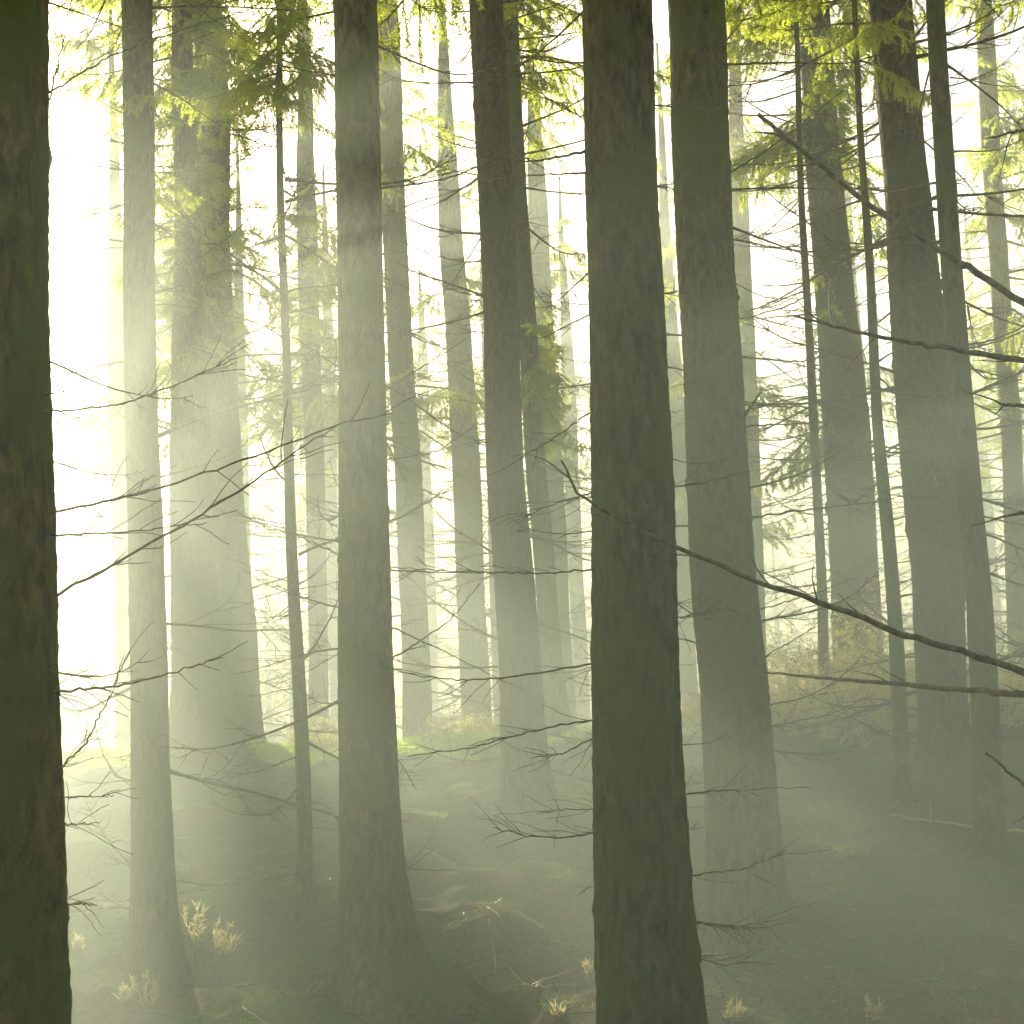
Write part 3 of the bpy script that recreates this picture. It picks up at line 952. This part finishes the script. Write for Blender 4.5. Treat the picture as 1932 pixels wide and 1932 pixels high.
def patchy(th):
    def f(x, y, r_):
        s = np.sin(1.7 * x + .6) * np.cos(1.3 * y) + .6 * np.sin(4.1 * x + 2.3 * y) + .5 * np.sin(9 * x - 5 * y) + .5 * r_.normal(size=len(x))
        return s > th
    return f


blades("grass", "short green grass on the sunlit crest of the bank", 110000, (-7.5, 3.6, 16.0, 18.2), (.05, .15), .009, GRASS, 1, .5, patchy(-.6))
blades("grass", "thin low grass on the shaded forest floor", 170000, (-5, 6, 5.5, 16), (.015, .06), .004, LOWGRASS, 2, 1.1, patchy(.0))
blades("dead_grass", "fallen straw and dry needles on the forest floor", 16000, (-5, 6, 5.5, 17), (.02, .07), .003, STRAW, 3, 3.5, patchy(1.1))

# litter twigs lying on the ground
g = Geo()
for i in range(900):
    x = rng.uniform(-4.5, 5.5); y = rng.uniform(6, 17)
    z = float(gz(x, y)) + .012
    a = rng.uniform(0, 6.28)
    g.tube(wander((x, y, z), (math.cos(a), math.sin(a), .02), rng.uniform(.1, .7), 6, jit=.12), np.linspace(.007, .002, 7), 4)
tag(link("twig_litter", g.mesh("twig_litter", [TWIG])), "scattered fallen twigs over the shaded forest floor", kind="stuff")


# ------------------------------------------------------------------ dry brush, stalks, bushes
def bush(u, v, y, w, h, label, seed, n=90, matl=GOLD, name="dry_bush", cat="bush", leaf=900):
    random.seed(seed)
    p = at(u, v, y)
    zb = float(gz(p.x, y))
    g = Geo(); lg = Geo()
    B, D = [], []
    for i in range(n):
        a = random.uniform(0, 6.28)
        r0 = random.uniform(0, w * .35)
        st = np.array((math.cos(a) * r0, math.sin(a) * r0 * .6, -.03))
        d = (math.cos(a) * random.uniform(.1, .8), math.sin(a) * random.uniform(.1, .8), 1)
        L = h * random.uniform(.5, 1.15)
        pt = wander(st, d, L, 8, sag=random.uniform(0, 1.1), jit=.16)
        g.tube(pt, np.linspace(.0035, .001, 9), 3)
        for b in range(3):
            k = random.randint(2, 7)
            t2 = wander(pt[k], (random.uniform(-1, 1), random.uniform(-1, 1), random.uniform(-.2, .9)), L * .3, 4, sag=.3, jit=.2)
            g.tube(t2, np.linspace(.002, .0008, 5), 3)
            for q in range(leaf // n):
                B.append(t2[random.randint(1, 4)] + rng.normal(size=3) * .012)
                D.append(unit(rng.normal(size=3) + np.array((0, 0, -.4))))
    root = bpy.data.objects.new(name, None)
    COL.objects.link(root)
    root.location = (p.x, y, zb)
    tag(root, label, cat, "dry bushes on the bank")
    link("stem", g.mesh("stem", [TWIG]), root)
    lg.slivers(np.array(B), np.array(D), rng.uniform(.02, .07, len(B)), .009, m=0)
    link("foliage", lg.mesh("foliage", [matl]), root)


bl = [(1490, 15.6, .9, .55, "golden backlit dry bush right against the broad dark trunk"),
      (1560, 16.6, 1.0, .80, "tall golden dry bush in front of the wide misty trunk"),
      (1640, 15.2, .9, .60, "straw-coloured dry bush at the foot of the slender leaning pole"),
      (1720, 16.4, .9, .85, "straw-coloured dry bush left of the foot of the sunlit brown trunk"),
      (1795, 15.4, .8, .55, "low dry bush between the sunlit brown trunk and the crossing trunk"),
      (1905, 14.6, .9, .70, "tangled dry bush at the right edge behind the crossing trunk"),
      (1350, 16.8, .7, .45, "dry bush half hidden behind the broad dark trunk"),
      (610, 17.2, .5, .45, "pale dry bush on the crest between the pole and the reddish trunk"),
      (870, 17.2, .8, .35, "pale dry bush on the crest left of the rim-lit brown trunk")]
for i, (u, y, w, h, lab) in enumerate(bl):
    bush(u, 1400, y, w * 1.1, h * (1.5 if i < 6 else 1.1), lab, 500 + i, n=120 if i < 7 else 80, leaf=3000 if i < 7 else 900)


def stalk(u, v, y, h, label, seed, n=4):
    random.seed(seed)
    p = at(u, v, y)
    zb = float(gz(p.x, y))
    g = Geo()
    for i in range(n):
        pt = wander((random.uniform(-.03, .03), random.uniform(-.02, .02), -.01), (random.uniform(-.3, .3), random.uniform(-.3, .3), 1),
                    h * random.uniform(.5, 1), 7, sag=.2, jit=.12)
        g.tube(pt, np.linspace(.0035, .0015, 8), 4)
        m = 34
        idx = rng.integers(2, 8, m)
        g.slivers(pt[idx] + rng.normal(size=(m, 3)) * .006, rng.normal(size=(m, 3)) * .5 + np.array((0, 0, .6)), rng.uniform(.02, .05, m), .012, m=0)
    tag(link("dry_fern", g.mesh("dry_fern", [STRAW]), None, (p.x, y, zb)), label, "fern", "dry ferns on the forest floor")


def y_ground(u, v):
    ys = np.linspace(5, 17, 1200)
    best, by = 9e9, 9
    for y in ys:
        p = at(u, v, y)
        e = abs(p.z - float(gz(p.x, y)))
        if e < best: best, by = e, y
    return by


for i, (u, v, h, lab) in enumerate([(376, 1780, .26, "tallest pale dry fern stalk below the flared brown trunk"),
                                    (414, 1800, .22, "dry fern stalk just right of the tallest pale one"),
                                    (436, 1800, .13, "short splayed dry fern right of the two pale stalks"),
                                    (281, 1895, .20, "pale dry fern stalk near the bottom edge below the slim grey trunk"),
                                    (238, 1890, .09, "tiny dry fern beside the stalk near the bottom edge"),
                                    (640 - 490, 1790, .08, "small dry fern close to the mossy left-edge trunk"),
                                    (1110, 1850, .15, "dry fern tuft touching the left side of the widest trunk"),
                                    (1645, 1925, .12, "dry fern tuft at the bottom edge right of the widest trunk"),
                                    (1380, 1930, .09, "low dry fern at the bottom edge beside the widest trunk"),
                                    (1060, 1925, .09, "bent dry fern at the bottom edge left of the widest trunk")]):
    stalk(u, v, y_ground(u, v), h, lab, 600 + i)


def fallen(uvs, label, seed, r0=.012, matl=STRAW, lift=.03):
    random.seed(seed)
    pts = []
    for (u, v, dz) in uvs:
        y = y_ground(u, v)
        p = at(u, v, y)
        pts.append((p.x, y, p.z + lift + dz))
    pts = np.array(pts); base = pts[0].copy()
    t = np.linspace(0, len(pts) - 1, 16); k = np.arange(len(pts))
    P = np.stack([np.interp(t, k, pts[:, i]) for i in range(3)], -1) - base + rng.normal(size=(16, 3)) * .006
    g = Geo(); g.tube(P, np.linspace(r0, r0 * .4, 16), 6)
    for i in range(4):
        j = random.randint(3, 14)
        g.tube(wander(P[j], (random.uniform(-1, 1), random.uniform(-1, 1), .3), .2, 4, jit=.2), np.linspace(r0 * .4, .001, 5), 4)
    tag(link("fallen_branch", g.mesh("fallen_branch", [matl]), None, tuple(base)), label, "branch", "fallen branches")


fallen([(1932, 1577, 0), (1850, 1570, 0), (1760, 1558, 0), (1680, 1545, 0)], "straw-coloured fallen branch catching light near the right edge", 1)
fallen([(980, 1870, 0), (1090, 1868, 0)], "thin fallen branch lying left of the widest trunk near the bottom", 2, .006)
